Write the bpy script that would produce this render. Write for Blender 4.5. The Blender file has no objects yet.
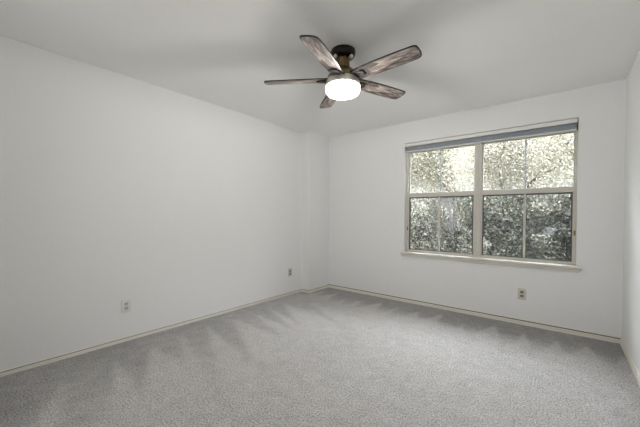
import bpy, bmesh, math, random
import numpy as np
from mathutils import Matrix, Vector

random.seed(7)
rng = np.random.default_rng(7)
scn = bpy.context.scene
COL = scn.collection

# ------------------------------------------------------------------ camera
CAM_Z = 1.1689
yaw, pit, rol = math.radians(38.8788), math.radians(-0.7109), math.radians(0.3502)
F = Vector((-math.sin(yaw) * math.cos(pit), math.cos(yaw) * math.cos(pit), math.sin(pit)))
R0 = Vector((math.cos(yaw), math.sin(yaw), 0.0))
U0 = R0.cross(F)
R1 = R0 * math.cos(rol) + U0 * math.sin(rol)
U1 = -R0 * math.sin(rol) + U0 * math.cos(rol)
cd = bpy.data.cameras.new('camera')
cd.sensor_width = 36.0
cd.lens = 300.68 / 640.0 * 36.0
cd.shift_y = 5.92 / 640.0
cd.clip_start = 0.02
cam = bpy.data.objects.new('camera', cd)
COL.objects.link(cam)
cam.matrix_world = Matrix(((R1.x, U1.x, -F.x, 0.0), (R1.y, U1.y, -F.y, 0.0),
                           (R1.z, U1.z, -F.z, CAM_Z), (0, 0, 0, 1)))
scn.camera = cam

# ------------------------------------------------------------------ world, sun, added hall fill light, exposure
SKY = 0.76
ZENITH = 20.0           # an overcast sky is brightest overhead
SUN = 3.5
HALL_FILL = 30.0
LAMP = 58.0
w = bpy.data.worlds.new('overcast_sky')
scn.world = w
w.use_nodes = True
bg = w.node_tree.nodes['Background']
bg.inputs[0].default_value = (0.93, 0.955, 1.0, 1)
wn = w.node_tree.nodes
tcw = wn.new('ShaderNodeTexCoord')
sep = wn.new('ShaderNodeSeparateXYZ')
mr = wn.new('ShaderNodeMapRange')
mr.interpolation_type = 'SMOOTHSTEP'
mr.inputs['From Min'].default_value = 0.26
mr.inputs['From Max'].default_value = 0.70
mr.inputs['To Min'].default_value = SKY
mr.inputs['To Max'].default_value = ZENITH
w.node_tree.links.new(tcw.outputs['Generated'], sep.inputs[0])
w.node_tree.links.new(sep.outputs['Z'], mr.inputs['Value'])
w.node_tree.links.new(mr.outputs['Result'], bg.inputs[1])

sd = bpy.data.lights.new('sun', 'SUN')
sd.energy = SUN
sd.angle = math.radians(3)
sd.color = (1.0, 0.95, 0.86)
sun = bpy.data.objects.new('sun', sd)
COL.objects.link(sun)
sun.rotation_euler = (math.radians(48), 0, math.radians(22))

ad = bpy.data.lights.new('hall_fill', 'AREA')
ad.shape = 'RECTANGLE'
ad.size, ad.size_y = 2.6, 1.7
ad.energy = HALL_FILL
ad.color = (1.0, 0.995, 0.985)
hall_fill_light = bpy.data.objects.new('hall_fill', ad)
COL.objects.link(hall_fill_light)
hall_fill_light.location = (-0.85, -2.15, 1.05)
hall_fill_light.rotation_euler = (math.radians(108), 0, math.radians(56))      # unseen fill light added to brighten the room, aimed up and left

vs = scn.view_settings
vs.view_transform = 'Standard'
vs.look = 'None'
vs.gamma = 1.0
vs.use_curve_mapping = False
vs.exposure = 0.13
cy = scn.cycles
cy.max_bounces = 16
cy.diffuse_bounces = 8
cy.transparent_max_bounces = 24
cy.sample_clamp_indirect = 6.0
cy.use_denoising = True

# ------------------------------------------------------------------ dimensions (metres)
H = 2.44
XL, XR, YB, YR = -3.128, 0.441, 3.915, -0.14
XC, YC = -2.971, 3.432            # boxed chase in the far left corner
WX0, WX1, WZ0, WZ1 = -1.682, 0.112, 0.672, 2.156   # window opening
YO = 4.06                          # outer face of the window wall


# ------------------------------------------------------------------ helpers
def link(o, parent=None):
    COL.objects.link(o)
    if parent:
        o.parent = parent
    return o


def tag(o, label=None, cat=None, group=None, kind=None):
    if label: o['label'] = label
    if cat: o['category'] = cat
    if group: o['group'] = group
    if kind: o['kind'] = kind
    return o


def empty(name, loc, rz=0.0):
    o = bpy.data.objects.new(name, None)
    o.empty_display_size = 0.1
    o.location = loc
    o.rotation_euler = (0, 0, rz)
    return link(o)


def obj(name, bm, mat, parent=None, smooth=False):
    me = bpy.data.meshes.new(name)
    bmesh.ops.recalc_face_normals(bm, faces=bm.faces[:])
    bm.to_mesh(me)
    bm.free()
    for m in (mat if isinstance(mat, (list, tuple)) else [mat]):
        me.materials.append(m)
    if smooth:
        for p in me.polygons:
            p.use_smooth = True
        try:
            me.set_sharp_from_angle(angle=math.radians(38))
        except Exception:
            pass
    return link(bpy.data.objects.new(name, me), parent)


def struct(name, bm, mat, parent=None, smooth=False):
    o = obj(name, bm, mat, parent, smooth)
    if parent is None:
        o['kind'] = 'structure'
    return o


def box(bm, x0, x1, y0, y1, z0, z1, bevel=0.0, seg=2, mi=0):
    r = bmesh.ops.create_cube(bm, size=1.0)
    vv = r['verts']
    for v in vv:
        v.co = Vector(((x0 + x1) / 2 + v.co.x * (x1 - x0), (y0 + y1) / 2 + v.co.y * (y1 - y0),
                       (z0 + z1) / 2 + v.co.z * (z1 - z0)))
    fs = list({f for v in vv for f in v.link_faces})
    for f in fs:
        f.material_index = mi
    if bevel > 0:
        es = list({e for v in vv for e in v.link_edges})
        bmesh.ops.bevel(bm, geom=es, offset=bevel, segments=seg, affect='EDGES', profile=0.5)
    return bm


def B(*a, **k):
    return box(bmesh.new(), *a, **k)


def lathe(bm, prof, n=48, cx=0, cy_=0, cap0=True, cap1=True, mi=0):
    rings = []
    for r, z in prof:
        rings.append([bm.verts.new((cx + r * math.cos(2 * math.pi * i / n), cy_ + r * math.sin(2 * math.pi * i / n), z))
                      for i in range(n)])
    for a, b in zip(rings[:-1], rings[1:]):
        for i in range(n):
            f = bm.faces.new((a[i], a[(i + 1) % n], b[(i + 1) % n], b[i]))
            f.material_index = mi
    if cap0: bm.faces.new(rings[0]).material_index = mi
    if cap1: bm.faces.new(list(reversed(rings[-1]))).material_index = mi
    return bm


def cyl(bm, p0, p1, r, n=16, mi=0):
    p0, p1 = Vector(p0), Vector(p1)
    d = (p1 - p0)
    q = d.to_track_quat('Z', 'Y').to_matrix()
    a = [bm.verts.new(p0 + q @ Vector((r * math.cos(2 * math.pi * i / n), r * math.sin(2 * math.pi * i / n), 0))) for i in range(n)]
    b = [bm.verts.new(p1 + q @ Vector((r * math.cos(2 * math.pi * i / n), r * math.sin(2 * math.pi * i / n), 0))) for i in range(n)]
    for i in range(n):
        bm.faces.new((a[i], a[(i + 1) % n], b[(i + 1) % n], b[i])).material_index = mi
    bm.faces.new(a).material_index = mi
    bm.faces.new(list(reversed(b))).material_index = mi
    return bm


def extrude_profile(bm, prof, p0, p1, inward):
    """prof: (depth, height) pairs; swept from p0 to p1 along the floor, depth measured along inward."""
    p0, p1, inn = Vector(p0), Vector(p1), Vector(inward)
    a = [bm.verts.new(p0 + inn * d + Vector((0, 0, z))) for d, z in prof]
    b = [bm.verts.new(p1 + inn * d + Vector((0, 0, z))) for d, z in prof]
    n = len(prof)
    for i in range(n):
        bm.faces.new((a[i], a[(i + 1) % n], b[(i + 1) % n], b[i]))
    bm.faces.new(a)
    bm.faces.new(list(reversed(b)))
    return bm


# ------------------------------------------------------------------ materials
def mat(name, col=(.8, .8, .8), rough=.5, metal=0.0, spec=0.5):
    m = bpy.data.materials.new(name)
    m.use_nodes = True
    b = m.node_tree.nodes['Principled BSDF']
    b.inputs['Base Color'].default_value = (*col, 1)
    b.inputs['Roughness'].default_value = rough
    b.inputs['Metallic'].default_value = metal
    b.inputs['Specular IOR Level'].default_value = spec
    return m


def N(m, t, **kw):
    n = m.node_tree.nodes.new(t)
    for k, v in kw.items():
        setattr(n, k, v)
    return n


def L(m, a, b):
    m.node_tree.links.new(a, b)


def bsdf(m):
    return m.node_tree.nodes['Principled BSDF']


def noise(m, scale, detail=3.0, rough=.55, coord='Object', stretch=None, dist=0.0):
    tc = N(m, 'ShaderNodeTexCoord')
    src = tc.outputs[coord]
    if stretch:
        mp = N(m, 'ShaderNodeMapping')
        mp.inputs['Scale'].default_value = stretch
        L(m, src, mp.inputs['Vector'])
        src = mp.outputs['Vector']
    n = N(m, 'ShaderNodeTexNoise')
    n.inputs['Scale'].default_value = scale
    n.inputs['Detail'].default_value = detail
    n.inputs['Roughness'].default_value = rough
    n.inputs['Distortion'].default_value = dist
    L(m, src, n.inputs['Vector'])
    return n.outputs['Fac']


def ramp(m, fac, stops):
    r = N(m, 'ShaderNodeValToRGB')
    e = r.color_ramp.elements
    while len(e) < len(stops):
        e.new(0.5)
    for k, (p, c) in enumerate(stops):
        e[k].position = p
        e[k].color = (*c, 1)
    L(m, fac, r.inputs['Fac'])
    return r.outputs['Color']


def bump(m, h, strength, dist):
    b = N(m, 'ShaderNodeBump')
    b.inputs['Strength'].default_value = strength
    b.inputs['Distance'].default_value = dist
    L(m, h, b.inputs['Height'])
    L(m, b.outputs['Normal'], bsdf(m).inputs['Normal'])


def mixcol(m, fac, a, b, mode='MIX'):
    n = N(m, 'ShaderNodeMix', data_type='RGBA', blend_type=mode)
    for s, v in ((n.inputs[0], fac), (n.inputs[6], a), (n.inputs[7], b)):
        if isinstance(v, (int, float)):
            s.default_value = v
        elif isinstance(v, tuple):
            s.default_value = (*v, 1)
        else:
            L(m, v, s)
    return n.outputs[2]


def painted(name, col, rough=.75, scale=55, strength=.36, dist=.003):
    m = mat(name, col, rough, 0, .25)
    f = noise(m, scale, 4, .6)
    d = tuple(c * .955 for c in col)
    big = noise(m, 1.3, 3, .6)
    L(m, mixcol(m, .5, ramp(m, f, [(.35, d), (.65, col)]), ramp(m, big, [(.3, tuple(c * .97 for c in col)), (.7, col)])),
      bsdf(m).inputs['Base Color'])
    bump(m, f, strength, dist)
    return m


M = {}
M['wall'] = painted('wall_paint', (.80, .807, .810))
M['ceiling'] = painted('ceiling_paint', (.875, .878, .876), .85, 80, .35, .004)
M['base'] = painted('cream_trim_paint', (.76, .74, .68), .5, 30, .06, .002)
M['groove_dark'] = mat('dark_groove', (.16, .145, .11), .9)
M['window_white'] = painted('window_trim_paint', (.70, .68, .63), .45, 30, .05, .002)
M['alu'] = painted('almond_frame', (.60, .58, .53), .4, 40, .03, .002)
M['alu_dark'] = mat('dark_glazing_gasket', (.055, .06, .07), .6)
M['grille'] = mat('grey_grille_bar', (.33, .345, .37), .5)
M['rust'] = mat('rusty_latch', (.30, .16, .06), .6, .3)
M['plate'] = mat('outlet_plastic', (.72, .715, .69), .4)
M['plate_grey'] = mat('aged_outlet_plastic', (.60, .58, .53), .45)
M['recept_dark'] = mat('brown_receptacle', (.20, .18, .15), .45)
M['recept_pale'] = mat('pale_receptacle', (.52, .51, .49), .45)
M['slot'] = mat('slot_black', (.02, .02, .02), .7)
M['screw'] = mat('screw_steel', (.55, .53, .5), .3, .9)
M['val'] = mat('blind_white', (.74, .735, .71), .5)
M['slat'] = mat('blind_shaded_blue_grey', (.34, .38, .43), .55)  # shade on white slats is put into this blue-grey
M['rail'] = mat('blind_rail_grey', (.60, .60, .58), .5)
for k, sc_, st in (('slat', 40, .05), ('val', 40, .03), ('plate', 60, .03)):
    bump(M[k], noise(M[k], sc_, 2), st, .001)

# carpet
m = M['carpet'] = mat('grey_carpet', (.3, .3, .3), .95, 0, .05)
at = N(m, 'ShaderNodeAttribute', attribute_name='pile')
f1 = noise(m, 98, 4, .8)
f2 = noise(m, 260, 2, .6)
f3 = noise(m, 9, 4, .6)
base_c = ramp(m, f1, [(.36, (.20, .193, .188)), (.50, (.61, .597, .588)), (.62, (.79, .778, .77))])
fine = ramp(m, f2, [(.33, (.62, .62, .62)), (.56, (1.0, 1.0, 1.0))])
c = mixcol(m, .75, base_c, fine, 'MULTIPLY')
c = mixcol(m, .35, c, ramp(m, f3, [(.3, (.84, .84, .84)), (.6, (1, 1, 1))]), 'MULTIPLY')
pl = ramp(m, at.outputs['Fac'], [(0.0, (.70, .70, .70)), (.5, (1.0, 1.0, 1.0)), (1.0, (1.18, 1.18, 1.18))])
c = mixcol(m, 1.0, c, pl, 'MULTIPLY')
L(m, c, bsdf(m).inputs['Base Color'])
ad_ = N(m, 'ShaderNodeMath', operation='ADD')
L(m, f1, ad_.inputs[0]); L(m, f2, ad_.inputs[1])
bump(m, ad_.outputs[0], .7, .012)

# weathered wood of the blades (object coords, x along the blade)
m = M['wood'] = mat('weathered_grey_wood', (.3, .27, .25), .5, 0, .35)
s1 = noise(m, 1.0, 6, .65, 'Object', (7, 60, 30), .6)
s2 = noise(m, 1.0, 4, .6, 'Object', (4.5, 24, 9), 1.4)
c1 = ramp(m, s1, [(.34, (.06, .048, .043)), (.48, (.22, .185, .17)), (.62, (.46, .41, .385))])
c2 = ramp(m, s2, [(.43, (.13, .11, .10)), (.54, (1, 1, 1))])
L(m, mixcol(m, .8, c1, c2, 'MULTIPLY'), bsdf(m).inputs['Base Color'])
bump(m, s1, .15, .002)
M['wood_edge'] = mat('dark_blade_edge', (.028, .022, .02), .5)
M['bronze'] = mat('dark_bronze', (.022, .017, .013), .30, .6)
M['iron'] = mat('blackened_bracket_iron', (.025, .02, .017), .55, .2)
M['brass'] = mat('antique_brass', (.30, .235, .12), .3, .9)
M['nickel'] = mat('brushed_nickel', (.80, .77, .72), .38, .6)
for k in ('bronze', 'brass', 'nickel'):
    bump(M[k], noise(M[k], 1.0, 2, .5, 'Object', (20, 20, 400)), .05, .001)


def glass_mat(name, tint, gloss):
    m = bpy.data.materials.new(name)
    m.use_nodes = True
    nt = m.node_tree
    nt.nodes.clear()
    out = N(m, 'ShaderNodeOutputMaterial')
    tr = N(m, 'ShaderNodeBsdfTransparent')
    tr.inputs[0].default_value = (*tint, 1)
    gl = N(m, 'ShaderNodeBsdfGlossy')
    gl.inputs['Roughness'].default_value = .02
    fr = N(m, 'ShaderNodeFresnel')
    fr.inputs['IOR'].default_value = gloss
    mx = N(m, 'ShaderNodeMixShader')
    L(m, fr.outputs[0], mx.inputs[0]); L(m, tr.outputs[0], mx.inputs[1]); L(m, gl.outputs[0], mx.inputs[2])
    L(m, mx.outputs[0], out.inputs[0])
    return m


M['glass'] = glass_mat('clear_window_glass', (.97, .98, .98), 1.13)

# insect screen: fine dark weave, mostly see-through
m = M['screen'] = bpy.data.materials.new('insect_screen_weave')
m.use_nodes = True
nt = m.node_tree
nt.nodes.clear()
out = N(m, 'ShaderNodeOutputMaterial')
tr = N(m, 'ShaderNodeBsdfTransparent')
df = N(m, 'ShaderNodeBsdfDiffuse')
df.inputs[0].default_value = (.11, .112, .115, 1)
mx = N(m, 'ShaderNodeMixShader')
mx.inputs[0].default_value = .33
L(m, tr.outputs[0], mx.inputs[1]); L(m, df.outputs[0], mx.inputs[2]); L(m, mx.outputs[0], out.inputs[0])

# frosted lamp shade (the lit lamp itself)
m = M['shade'] = bpy.data.materials.new('frosted_white_glass')
m.use_nodes = True
nt = m.node_tree
nt.nodes.clear()
out = N(m, 'ShaderNodeOutputMaterial')
tl = N(m, 'ShaderNodeBsdfTranslucent'); tl.inputs[0].default_value = (.9, .88, .84, 1)
df = N(m, 'ShaderNodeBsdfDiffuse'); df.inputs[0].default_value = (.85, .84, .8, 1)
tr = N(m, 'ShaderNodeBsdfTransparent'); tr.inputs[0].default_value = (1, .97, .92, 1)
mx1 = N(m, 'ShaderNodeMixShader'); mx1.inputs[0].default_value = .45
mx2 = N(m, 'ShaderNodeMixShader'); mx2.inputs[0].default_value = .70
L(m, tl.outputs[0], mx1.inputs[1]); L(m, df.outputs[0], mx1.inputs[2])
L(m, mx1.outputs[0], mx2.inputs[1]); L(m, tr.outputs[0], mx2.inputs[2]); L(m, mx2.outputs[0], out.inputs[0])


def leaf_mat(name, cols, transl):
    m = bpy.data.materials.new(name)
    m.use_nodes = True
    nt = m.node_tree
    nt.nodes.clear()
    out = N(m, 'ShaderNodeOutputMaterial')
    geo = N(m, 'ShaderNodeAttribute', attribute_name='leaf_tone')
    n = len(cols)
    c = ramp(m, geo.outputs['Fac'], [(k / (n - 1), cc) for k, cc in enumerate(cols)])
    df = N(m, 'ShaderNodeBsdfDiffuse')
    tl = N(m, 'ShaderNodeBsdfTranslucent')
    L(m, c, df.inputs[0]); L(m, c, tl.inputs[0])
    mx = N(m, 'ShaderNodeMixShader')
    mx.inputs[0].default_value = transl
    L(m, df.outputs[0], mx.inputs[1]); L(m, tl.outputs[0], mx.inputs[2]); L(m, mx.outputs[0], out.inputs[0])
    return m


M['leaf_pale'] = leaf_mat('pale_yellow_green_leaves', [(.25, .243, .198), (.33, .318, .264), (.41, .395, .335), (.49, .475, .41)], .35)
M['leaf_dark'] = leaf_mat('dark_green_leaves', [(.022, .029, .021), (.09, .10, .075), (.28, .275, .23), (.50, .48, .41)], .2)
M['bark'] = mat('grey_bark', (.11, .10, .088), .9)
bump(M['bark'], noise(M['bark'], 30, 4), .5, .01)
M['soil'] = mat('dry_lawn', (.25, .23, .17), .95)
L(M['soil'], ramp(M['soil'], noise(M['soil'], 6, 5), [(.3, (.05, .055, .035)), (.7, (.11, .105, .08))]), bsdf(M['soil']).inputs['Base Color'])
M['hall'] = painted('hall_paint', (.80, .785, .75))

# ------------------------------------------------------------------ setting
T = .12
# floor: a fine grid carrying the lay of the vacuumed pile
step = .02
xs = np.arange(XL - T, XR + T + step, step)
ys = np.arange(YR - T, YO + step, step)
gx, gy = np.meshgrid(xs, ys)
nx, ny = len(xs), len(ys)


def smoothstep(a, b, v):
    t = np.clip((v - a) / (b - a), 0, 1)
    return t * t * (3 - 2 * t)


def wob(seed, n, lo, hi):
    return np.random.default_rng(seed).uniform(lo, hi, n)


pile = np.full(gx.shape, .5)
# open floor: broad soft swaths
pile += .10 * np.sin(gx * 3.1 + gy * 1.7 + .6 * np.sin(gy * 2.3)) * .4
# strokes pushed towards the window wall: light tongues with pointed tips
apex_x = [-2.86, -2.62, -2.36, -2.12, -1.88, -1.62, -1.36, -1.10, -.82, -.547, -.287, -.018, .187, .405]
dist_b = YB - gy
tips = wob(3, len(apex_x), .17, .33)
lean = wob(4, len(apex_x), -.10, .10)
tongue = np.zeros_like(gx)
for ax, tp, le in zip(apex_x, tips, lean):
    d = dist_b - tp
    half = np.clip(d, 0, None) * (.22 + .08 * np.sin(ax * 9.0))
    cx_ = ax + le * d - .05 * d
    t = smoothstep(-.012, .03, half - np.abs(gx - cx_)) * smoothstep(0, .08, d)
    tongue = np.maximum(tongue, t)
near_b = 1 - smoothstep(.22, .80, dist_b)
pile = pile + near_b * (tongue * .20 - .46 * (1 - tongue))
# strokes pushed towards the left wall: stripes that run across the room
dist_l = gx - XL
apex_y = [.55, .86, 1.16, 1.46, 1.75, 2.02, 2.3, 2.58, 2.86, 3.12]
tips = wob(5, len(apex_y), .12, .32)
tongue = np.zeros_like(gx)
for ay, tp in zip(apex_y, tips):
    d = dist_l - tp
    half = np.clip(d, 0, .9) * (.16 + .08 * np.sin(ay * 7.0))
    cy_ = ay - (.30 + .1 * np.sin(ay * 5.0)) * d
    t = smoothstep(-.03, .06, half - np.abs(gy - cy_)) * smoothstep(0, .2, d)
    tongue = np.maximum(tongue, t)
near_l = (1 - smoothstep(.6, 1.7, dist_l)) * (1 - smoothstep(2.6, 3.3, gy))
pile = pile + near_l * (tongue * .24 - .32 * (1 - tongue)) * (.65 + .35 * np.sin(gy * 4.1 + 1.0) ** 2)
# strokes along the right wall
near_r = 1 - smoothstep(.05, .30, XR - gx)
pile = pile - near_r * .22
# a slightly darker stretch by the doorway
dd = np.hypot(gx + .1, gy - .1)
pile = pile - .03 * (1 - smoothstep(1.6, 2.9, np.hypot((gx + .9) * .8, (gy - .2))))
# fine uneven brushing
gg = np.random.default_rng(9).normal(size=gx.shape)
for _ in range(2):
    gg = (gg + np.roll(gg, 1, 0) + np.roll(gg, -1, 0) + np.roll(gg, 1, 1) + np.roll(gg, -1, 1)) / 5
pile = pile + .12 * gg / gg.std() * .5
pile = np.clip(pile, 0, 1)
zz = (np.random.default_rng(2).uniform(-1, 1, gx.shape)) * .0012
co = np.stack([gx.ravel(), gy.ravel(), zz.ravel()], 1)
ii = np.arange(nx * ny).reshape(ny, nx)
quads = np.stack([ii[:-1, :-1], ii[:-1, 1:], ii[1:, 1:], ii[1:, :-1]], -1).reshape(-1, 4)
me = bpy.data.meshes.new('floor')
me.from_pydata(co.tolist(), [], quads.tolist())
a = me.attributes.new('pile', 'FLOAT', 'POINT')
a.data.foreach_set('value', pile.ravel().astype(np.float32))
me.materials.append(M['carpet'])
floor = link(bpy.data.objects.new('floor', me))
floor['kind'] = 'structure'
struct('trim_1', B(XL - T, XR + T, YR - T, YO, -.10, -.006), M['hall'])      # slab under the carpet

struct('ceiling', B(XL - T, XR + T, YR - T, YO, H, H + .1), M['ceiling'])
struct('wall_left', B(XL - T, XL, YR - T, YO, 0, H), M['wall'])
struct('wall_right', B(XR, XR + T, YR - T, YO, 0, H), M['wall'])
struct('wall_chase', B(XL, XC, YC, YB, 0, H, ), M['wall'])
# window wall: four panels round the opening, one mesh
bm = bmesh.new()
box(bm, XL, WX0, YB, YO, 0, H)
box(bm, WX1, XR, YB, YO, 0, H)
box(bm, WX0, WX1, YB, YO, 0, WZ0)
box(bm, WX0, WX1, YB, YO, WZ1, H)
struct('wall_back', bm, M['wall'])
# rear wall; the camera's doorway is widened to let the fill light through
DX0, DX1, DZ = -2.05, .36, 2.32
bm = bmesh.new()
box(bm, XL, DX0, YR - T, YR, 0, H)
box(bm, DX1, XR, YR - T, YR, 0, H)
box(bm, DX0, DX1, YR - T, YR, DZ, H)
struct('wall_rear', bm, M['wall'])
# unseen hall added behind the doorway to hold the fill light
hy0 = -2.45
bm = bmesh.new()
box(bm, -2.7, 1.0, hy0, YR - T, -.1, 0)
box(bm, -2.7, 1.0, hy0, YR - T, H, H + .1)
box(bm, -2.8, -2.7, hy0, YR - T, -.1, H + .1)
box(bm, 1.0, 1.1, hy0, YR - T, -.1, H + .1)
box(bm, -2.8, 1.1, hy0 - .1, hy0, -.1, H + .1)
box(bm, XR + T, 1.0, YR - T, YR, 0, H)
struct('wall_hall', bm, M['hall'])

# baseboards: moulded board, a dark-coloured groove under the cap
def board(h):
    return [(0, -.004), (.013, -.004), (.013, h * .60), (.003, h * .64), (.003, h * .80), (.011, h * .83), (.009, h * .97), (0, h)]


def baseboard(name, h, runs):
    bm = bmesh.new()
    for p0, p1, inn in runs:
        extrude_profile(bm, board(h), p0, p1, inn)
    o = struct(name, bm, [M['base'], M['groove_dark']])
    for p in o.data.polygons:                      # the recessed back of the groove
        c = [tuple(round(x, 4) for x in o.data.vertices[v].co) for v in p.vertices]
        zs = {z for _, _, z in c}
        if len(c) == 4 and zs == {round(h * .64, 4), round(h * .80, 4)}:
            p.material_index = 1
    return o


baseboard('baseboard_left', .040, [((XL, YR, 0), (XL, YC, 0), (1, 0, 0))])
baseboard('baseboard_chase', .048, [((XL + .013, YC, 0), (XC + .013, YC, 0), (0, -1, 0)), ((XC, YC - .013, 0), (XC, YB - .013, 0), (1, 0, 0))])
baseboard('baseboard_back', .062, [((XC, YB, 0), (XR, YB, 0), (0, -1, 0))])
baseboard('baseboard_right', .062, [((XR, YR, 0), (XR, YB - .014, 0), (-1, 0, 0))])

# ------------------------------------------------------------------ window
win = empty('window_1', ((WX0 + WX1) / 2, YB, WZ0))
tag(win, 'double almond framed single hung window above the outlet', 'window', kind='structure')
WO = Vector(win.location)


def wpart(name, bm, mat_, parent=win, smooth=False):
    """build in world coordinates, then move into the window's space"""
    for v in bm.verts:
        v.co -= WO
    return obj(name, bm, mat_, parent, smooth)


FY0, FY1 = 3.972, 4.05
fl, fr_ = WX0 + .000, WX1 - .000
fb, ft = WZ0 + .012, WZ1 - .0
bm = bmesh.new()
box(bm, fl, fl + .028, FY0, FY1, fb, ft, .003)
box(bm, fr_ - .017, fr_, FY0, FY1, fb, ft, .003)
box(bm, fl, fr_, FY0, FY1, fb, fb + .018, .003)
box(bm, fl, fr_, FY0, FY1, ft - .112, ft, .003)
wpart('window_frame', bm, M['alu'])
MX0, MX1 = -.822, -.756
bm = B(MX0, MX1, FY0 - .006, FY1, fb, ft - .09, .003)
box(bm, MX0 + .026, MX1 - .026, FY0 - .012, FY0 - .004, fb, ft - .09, .002)
wpart('mullion', bm, M['alu'])
# sill with nosing and apron
bm = B(WX0 - .043, WX1 + .038, YB - .045, YB, WZ0 - .012, WZ0 + .012, .006)
box(bm, WX0 + .001, WX1 - .001, YB - .004, FY1, WZ0 + .001, WZ0 + .012)
wpart('window_sill', bm, M['window_white'], smooth=True)
bm = B(WX0 - .03, WX1 + .025, YB - .022, YB, WZ0 - .046, WZ0 - .012, .005)
wpart('apron', bm, M['window_white'], smooth=True)

RZ0, RZ1 = 1.418, 1.482          # meeting rail
GB, GT = fb + .018, ft - .112
for (a0, a1, mu) in ((fl + .028, MX0, -1.238), (MX1, fr_ - .017, -.325)):
    # upper sash (outer track)
    bm = B(a0, a0 + .014, 4.010, 4.034, RZ0, GT, .002)
    box(bm, a1 - .014, a1, 4.010, 4.034, RZ0, GT, .002)
    box(bm, a0 + .014, a1 - .014, 4.010, 4.034, GT - .014, GT, .002)
    box(bm, a0 + .014, a1 - .014, 4.010, 4.034, RZ0 + .006, RZ0 + .05, .002)
    us = wpart('upper_sash', bm, M['alu'])
    wpart('pane', B(a0 + .012, a1 - .012, 4.020, 4.024, RZ0 + .04, GT - .01), M['glass'], us)
    wpart('muntin', B(mu - .007, mu + .007, 4.026, 4.033, RZ0 + .05, GT - .014, .002), M['grille'], us)
    # lower sash (inner track)
    bm = B(a0, a0 + .016, 3.984, 4.008, GB, RZ1, .002)
    box(bm, a1 - .016, a1, 3.984, 4.008, GB, RZ1, .002)
    box(bm, a0 + .016, a1 - .016, 3.984, 4.008, GB, GB + .014, .002)
    box(bm, a0, a1, 3.976, 4.008, RZ1 - .058, RZ1, .004)
    ls = wpart('lower_sash', bm, M['alu'])
    bm = bmesh.new()                                          # dark rubber round the lower glass
    g0, g1, z0, z1 = a0 + .016, a1 - .016, GB + .014, RZ1 - .058
    box(bm, g0, g0 + .013, 3.986, 3.996, z0, z1)
    box(bm, g1 - .012, g1, 3.986, 3.996, z0, z1)
    box(bm, g0, g1, 3.986, 3.996, z0, z0 + .010)
    box(bm, g0, g1, 3.986, 3.996, z1 - .014, z1)
    wpart('gasket', bm, M['alu_dark'], ls)
    wpart('pane', B(g0, g1, 3.994, 3.998, z0, z1), M['glass'], ls)
    wpart('muntin', B(mu - .010, mu + .010, 3.985, 3.993, z0 + .004, z1 - .004, .002), M['alu'], ls)
    # insect screen outside the lower sash
    bm = B(a0, a0 + .012, 4.037, 4.046, GB, RZ0 + .03)
    box(bm, a1 - .012, a1, 4.037, 4.046, GB, RZ0 + .03)
    box(bm, a0 + .012, a1 - .012, 4.037, 4.046, GB, GB + .012)
    box(bm, a0 + .012, a1 - .012, 4.037, 4.046, RZ0 + .018, RZ0 + .03)
    sc_ = wpart('screen_frame', bm, M['alu_dark'])
    wpart('insect_screen', B(a0 + .01, a1 - .01, 4.041, 4.0415, GB + .01, RZ0 + .02), M['screen'], sc_)
    # sash lock on the meeting rail
    xm = (a0 + a1) / 2
    for dx in (-.2, .2):
        bm = B(xm + dx - .02, xm + dx + .02, 3.980, 4.004, RZ1, RZ1 + .006, .002)
        wpart('sash_lock', bm, M['alu'], ls)
# little rusty balance clips on the outer jambs
wpart('latch', B(fl + .018, fl + .032, FY0 - .010, FY0 + .002, .975, 1.025, .003), M['rust'])
wpart('latch', B(fr_ - .022, fr_ - .008, FY0 - .010, FY0 + .002, .985, 1.035, .003), M['rust'])

# ------------------------------------------------------------------ blind, pulled right up
bl = empty('window_blind', ((WX0 + WX1) / 2, YB + .03, WZ1 - .0085))
tag(bl, 'raised window blind with white valance and shaded stack painted blue-grey across the window top', 'blind')
BO = Vector(bl.location)


def bpart(name, bm, mat_, parent=bl, smooth=False):
    for v in bm.verts:
        v.co -= BO
    return obj(name, bm, mat_, parent, smooth)


VT, VB = WZ1 - .0085, 2.107
bm = B(WX0 + .004, WX1 - .008, YB - .010, YB - .003, VB, VT, .0015)
box(bm, WX0 + .004, WX0 + .009, YB - .003, YB + .05, VB, VT - .002, .001)
box(bm, WX1 - .013, WX1 - .008, YB - .003, YB + .05, VB, VT - .002, .001)
bpart('valance', bm, M['val'])
bpart('headrail', B(WX0 + .014, WX1 - .015, YB + .008, YB + .05, VB + .002, VB + .026, .002), M['val'])
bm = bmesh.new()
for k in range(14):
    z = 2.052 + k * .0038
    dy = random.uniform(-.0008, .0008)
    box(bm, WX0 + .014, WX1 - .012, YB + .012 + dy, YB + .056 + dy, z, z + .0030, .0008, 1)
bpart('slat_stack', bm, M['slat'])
bpart('bottom_rail', B(WX0 + .014, WX1 - .012, YB + .010, YB + .057, 2.036, 2.051, .004), M['rail'])


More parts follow.
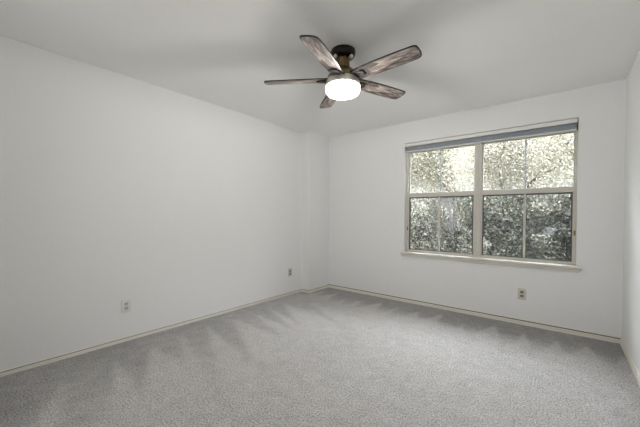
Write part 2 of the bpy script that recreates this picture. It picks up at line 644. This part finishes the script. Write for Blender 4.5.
# ------------------------------------------------------------------ outlets
def outlet(loc, rz, label, plate_m, rec_m, tilt=0.0):
    root = empty('wall_outlet', loc, rz)       # local: wall plane is x-z, the plate faces -y
    tag(root, label, 'outlet', 'duplex wall outlets')
    bm = B(-.038, .038, -.007, 0, -.061, .061, .003, 2)
    obj('cover_plate', bm, plate_m, root, True)
    for s in (1, -1):
        bm = bmesh.new()
        n = 20
        zc = s * .0205
        ring = []
        for i in range(n):
            t = 2 * math.pi * i / n
            ring.append((.0175 * math.cos(t), max(-.0135, min(.0135, .0175 * math.sin(t))) + zc))
        a_ = [bm.verts.new((x, -.0095, z)) for x, z in ring]
        b_ = [bm.verts.new((x, -.004, z)) for x, z in ring]
        for i in range(n):
            bm.faces.new((a_[i], a_[(i + 1) % n], b_[(i + 1) % n], b_[i]))
        bm.faces.new(a_); bm.faces.new(list(reversed(b_)))
        r_ = obj('receptacle', bm, rec_m, root)
        bm = B(-.0082, -.0052, -.0101, -.0093, zc - .002, zc + .0075)
        box(bm, .0052, .0082, -.0101, -.0093, zc - .001, zc + .0065)
        cyl(bm, (0, -.0101, zc - .0075), (0, -.0093, zc - .0075), .0028, 12)
        obj('slots', bm, M['slot'], r_)
    bm = cyl(bmesh.new(), (0, -.0085, 0), (0, -.006, 0), .0035, 14)
    obj('screw', bm, M['screw'], root)
    return root


outlet((XL, 1.033, .325), math.radians(90), 'white duplex outlet on the bare left wall, nearest the camera', M['plate'], M['recept_pale'])
outlet((XL, 3.178, .330), math.radians(90), 'small grey-white duplex outlet on the left wall beside the boxed corner', M['plate_grey'], M['recept_dark'])
outlet((-.332, YB, .333), 0, 'greyish duplex outlet with dark receptacles below the window', M['plate_grey'], M['recept_dark'])

# ------------------------------------------------------------------ ceiling fan
FX, FYY = -1.336, 1.928
fan = empty('ceiling_fan', (FX, FYY, H))
tag(fan, 'five-blade ceiling fan with weathered wood blades and lit glass lamp', 'ceiling fan')
BZ = 2.222 - H
bm = lathe(bmesh.new(), [(.094, 0), (.096, -.012), (.094, -.030), (.086, -.046), (.070, -.055), (.046, -.060)])
obj('canopy', bm, M['bronze'], fan, True)
bm = lathe(bmesh.new(), [(.044, -.055), (.044, -.120), (.050, -.126), (.050, -.138)], 32)
for k in range(8):                                            # ribs round the neck
    t = 2 * math.pi * k / 8 + .2
    cyl(bm, (.047 * math.cos(t), .047 * math.sin(t), -.058), (.047 * math.cos(t), .047 * math.sin(t), -.124), .008, 10)
obj('neck', bm, M['brass'], fan, True)
for sx in (-1, 1):                                            # nickel balls standing in for highlights on both sides of the canopy
    t = math.radians(38.9)
    kx, ky = sx * .060 * math.cos(t) + .045 * math.sin(t), sx * .060 * math.sin(t) - .045 * math.cos(t)
    bm = bmesh.new()
    cyl(bm, (kx * .6, ky * .6, -.052), (kx, ky, -.058), .006, 12)
    bmesh.ops.create_uvsphere(bm, u_segments=16, v_segments=10, radius=.015, matrix=Matrix.Translation((kx, ky, -.060)))
    obj('canopy_highlight', bm, M['nickel'], fan, True)
bm = lathe(bmesh.new(), [(.052, -.132), (.064, -.140), (.092, -.160), (.112, -.185), (.120, -.205), (.120, -.222)])
obj('motor_housing', bm, M['brass'], fan, True)
bm = lathe(bmesh.new(), [(.112, -.222), (.124, -.226), (.131, -.240), (.134, -.262), (.134, -.274), (.128, -.276)])
obj('lamp_collar', bm, M['nickel'], fan, True)
sp = [(.128, -.272), (.1315, -.277), (.1320, -.293), (.1305, -.308), (.126, -.320), (.117, -.330), (.102, -.336), (.06, -.339), (.004, -.340)]
sh = obj('lamp_shade', lathe(bmesh.new(), sp, 64, cap0=False), M['shade'], fan, True)
ld = bpy.data.lights.new('fan_lamp', 'POINT')
ld.energy = LAMP
ld.shadow_soft_size = .05
ld.color = (1.0, .985, .965)
lamp = bpy.data.objects.new('bulb_light', ld)
link(lamp, fan)
lamp.location = (0, 0, -.302)


def blade_bm():
    bm = bmesh.new()
    top = [(.108, .058), (.20, .062), (.30, .066), (.42, .068), (.52, .067), (.575, .065), (.598, .060), (.612, .048)]
    bot = [(.621, .020), (.623, -.028), (.617, -.052), (.598, -.062), (.52, -.065), (.42, -.067), (.30, -.066), (.20, -.062), (.108, -.058)]
    out_ = top + bot
    th = .008
    cx = sum(p[0] for p in out_) / len(out_)

    def ins(p, k):
        return (p[0] + (-k if p[0] > .55 else (k * .3 if p[0] < .14 else 0)), p[1] - math.copysign(min(k, abs(p[1]) * .9), p[1]))
    lo_i = [bm.verts.new((*ins(p, .0065), -th / 2)) for p in out_]
    lo = [bm.verts.new((*ins(p, .0010), -th / 2 + .0012)) for p in out_]
    hi = [bm.verts.new((*p, th / 2)) for p in out_]
    n = len(out_)
    for i in range(n):
        j = (i + 1) % n
        bm.faces.new((lo_i[i], lo_i[j], lo[j], lo[i])).material_index = 1
        bm.faces.new((lo[i], lo[j], hi[j], hi[i])).material_index = 1
    bm.faces.new(lo_i).material_index = 0
    bm.faces.new(list(reversed(hi))).material_index = 1
    return bm


def bracket_bm():
    bm = bmesh.new()
    pts = [(.085, .016), (.125, .020), (.150, .036), (.185, .034), (.205, .014), (.205, -.014), (.185, -.034), (.150, -.036), (.125, -.020), (.085, -.016)]
    a_ = [bm.verts.new((x, y, -.0135)) for x, y in pts]
    b_ = [bm.verts.new((x, y, -.0045)) for x, y in pts]
    n = len(pts)
    for i in range(n):
        bm.faces.new((a_[i], a_[(i + 1) % n], b_[(i + 1) % n], b_[i]))
    bm.faces.new(a_); bm.faces.new(list(reversed(b_)))
    for x, y in ((.160, .020), (.160, -.020), (.192, 0)):
        cyl(bm, (x, y, -.0165), (x, y, -.0130), .005, 10)
    return bm


PITCH = math.radians(-12)
b0 = obj('blade', blade_bm(), [M['wood'], M['wood_edge']], fan)
k0 = obj('blade_bracket', bracket_bm(), M['iron'], b0)
for i, az in enumerate((-147.4, -3.4, -75.3, 68.6, 140.7)):
    if i == 0:
        b_, k_ = b0, k0
    else:
        b_ = b0.copy(); COL.objects.link(b_); b_.parent = fan
        k_ = k0.copy(); COL.objects.link(k_); k_.parent = b_
    b_.location = (0, 0, BZ)
    b_.rotation_euler = Matrix.Rotation(math.radians(az), 3, 'Z').__matmul__(Matrix.Rotation(PITCH, 3, 'X')).to_euler()

# ------------------------------------------------------------------ outdoors
GZ = -.25
struct('ground', B(-22, 14, YO + .3, 30, GZ - .2, GZ), M['soil'])


def leaves(name, centers, size, mat_, parent, tone, aspect=.5):
    """leaf blades, each a bent four-point leaf"""
    n = len(centers)
    d = rng.normal(size=(n, 3)); d /= np.linalg.norm(d, axis=1)[:, None]
    e = rng.normal(size=(n, 3)); e -= (e * d).sum(1)[:, None] * d; e /= np.linalg.norm(e, axis=1)[:, None]
    nn = np.cross(d, e)
    s = (size * rng.uniform(.6, 1.4, n))[:, None]
    p0 = centers - d * s * .5
    p2 = centers + d * s * .5
    p1 = centers + e * s * aspect * .5 + nn * s * .08
    p3 = centers - e * s * aspect * .5 + nn * s * .08
    co_ = np.stack([p0, p1, p2, p3], 1).reshape(-1, 3).astype(np.float32)
    me_ = bpy.data.meshes.new(name)
    me_.vertices.add(4 * n)
    me_.vertices.foreach_set('co', co_.ravel())
    me_.loops.add(4 * n)
    me_.loops.foreach_set('vertex_index', np.arange(4 * n, dtype=np.int32))
    me_.polygons.add(n)
    me_.polygons.foreach_set('loop_start', np.arange(0, 4 * n, 4, dtype=np.int32))
    me_.update(calc_edges=True)
    at_ = me_.attributes.new('leaf_tone', 'FLOAT', 'POINT')
    at_.data.foreach_set('value', np.repeat(np.clip(tone, 0, 1), 4).astype(np.float32))
    me_.materials.append(mat_)
    return link(bpy.data.objects.new(name, me_), parent)


def branch_tree(bm, p, d, r, length, depth, tips_, spread=.55, n=6):
    """recursive tapering limbs; collects the twig points"""
    segs = 3
    p = Vector(p); d = Vector(d).normalized()
    pr = None
    for k in range(segs + 1):
        rr = r * (1 - .35 * k / segs)
        q = d.to_track_quat('Z', 'Y').to_matrix()
        ring = [bm.verts.new(p + q @ Vector((rr * math.cos(2 * math.pi * i / n), rr * math.sin(2 * math.pi * i / n), 0))) for i in range(n)]
        if pr:
            for i in range(n):
                bm.faces.new((pr[i], pr[(i + 1) % n], ring[(i + 1) % n], ring[i]))
        pr = ring
        if k < segs:
            if depth <= 2:
                tips_.append(tuple(p))
            p = p + d * length / segs
            d = (d + Vector((random.uniform(-.18, .18), random.uniform(-.18, .18), random.uniform(-.05, .16)))).normalized()
    tips_.append(tuple(p))
    if depth > 0:
        for _ in range(3 if depth > 1 else 4):
            nd = (d + Vector((random.uniform(-1, 1), random.uniform(-1, 1), random.uniform(-.5, .7))) * spread * 1.5).normalized()
            branch_tree(bm, p, nd, r * .58, length * random.uniform(.62, .82), depth - 1, tips_, spread, max(4, n - 1))


def tree(x, y, h0, label, nleaf, size, r=.09, length=1.15, sig=(.2, .2, .2), mat_='leaf_pale', depth=4):
    root = empty('tree', (x, y, GZ))
    tag(root, label, 'tree', 'trees beyond the window')
    bm = bmesh.new()
    tips_ = []
    branch_tree(bm, (0, 0, -.05), (random.uniform(-.1, .1), random.uniform(-.1, .1), 1), r, length, depth, tips_)
    obj('trunk', bm, M['bark'], root, True)
    t = np.array(tips_)
    t = t[t[:, 2] > .7]
    c_ = t[rng.integers(0, len(t), nleaf)] + rng.normal(size=(nleaf, 3)) * np.array(sig)
    c_[:, 2] = np.maximum(c_[:, 2], .1)
    leaves('foliage', c_, size, M[mat_], root, rng.beta(2, 1.6, nleaf))
    return root


tree(-4.0, 15.6, 0, 'large pale bushy tree seen through the upper left panes of the window', 120000, .070, .13, 2.25, (.8, .6, .85))
tree(-.75, 10.2, 0, 'pale thin-branched tree seen through the upper right panes of the window', 80000, .050, .09, 1.5, (.46, .36, .55))


root = empty('hedge', (-2.0, 7.6, GZ))
tag(root, 'dense grey-green hedge filling the lower panes of the window', 'hedge')
for k in range(12):
    bm = bmesh.new()
    branch_tree(bm, (random.uniform(-4, 4), random.uniform(-.3, .3), -.03), (random.uniform(-.5, .5), random.uniform(-.3, .3), 1), .03, .6, 2, [], .6, 5)
    obj('stem', bm, M['bark'], root, True)
K, nl = 760, 170000                      # clumps make the uneven leafy mass
kc = np.stack([rng.uniform(-4.2, 4.2, K), rng.uniform(-.7, .7, K), np.where(rng.uniform(0, 1, K) < .22, .3, 1.0) * rng.uniform(.0, 1, K) * 1.80], 1)
kr = rng.uniform(.10, .30, K)
idx = rng.integers(0, K, nl)
dv = rng.normal(size=(nl, 3)); dv /= np.linalg.norm(dv, axis=1)[:, None]
c_ = kc[idx] + dv * (kr[idx] * rng.uniform(.35, 1.2, nl))[:, None]
c_[:, 2] = np.maximum(c_[:, 2], .03)
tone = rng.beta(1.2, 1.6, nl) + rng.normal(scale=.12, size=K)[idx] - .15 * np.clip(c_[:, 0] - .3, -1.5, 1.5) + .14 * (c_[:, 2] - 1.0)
leaves('foliage', c_, .056, M['leaf_dark'], root, tone)
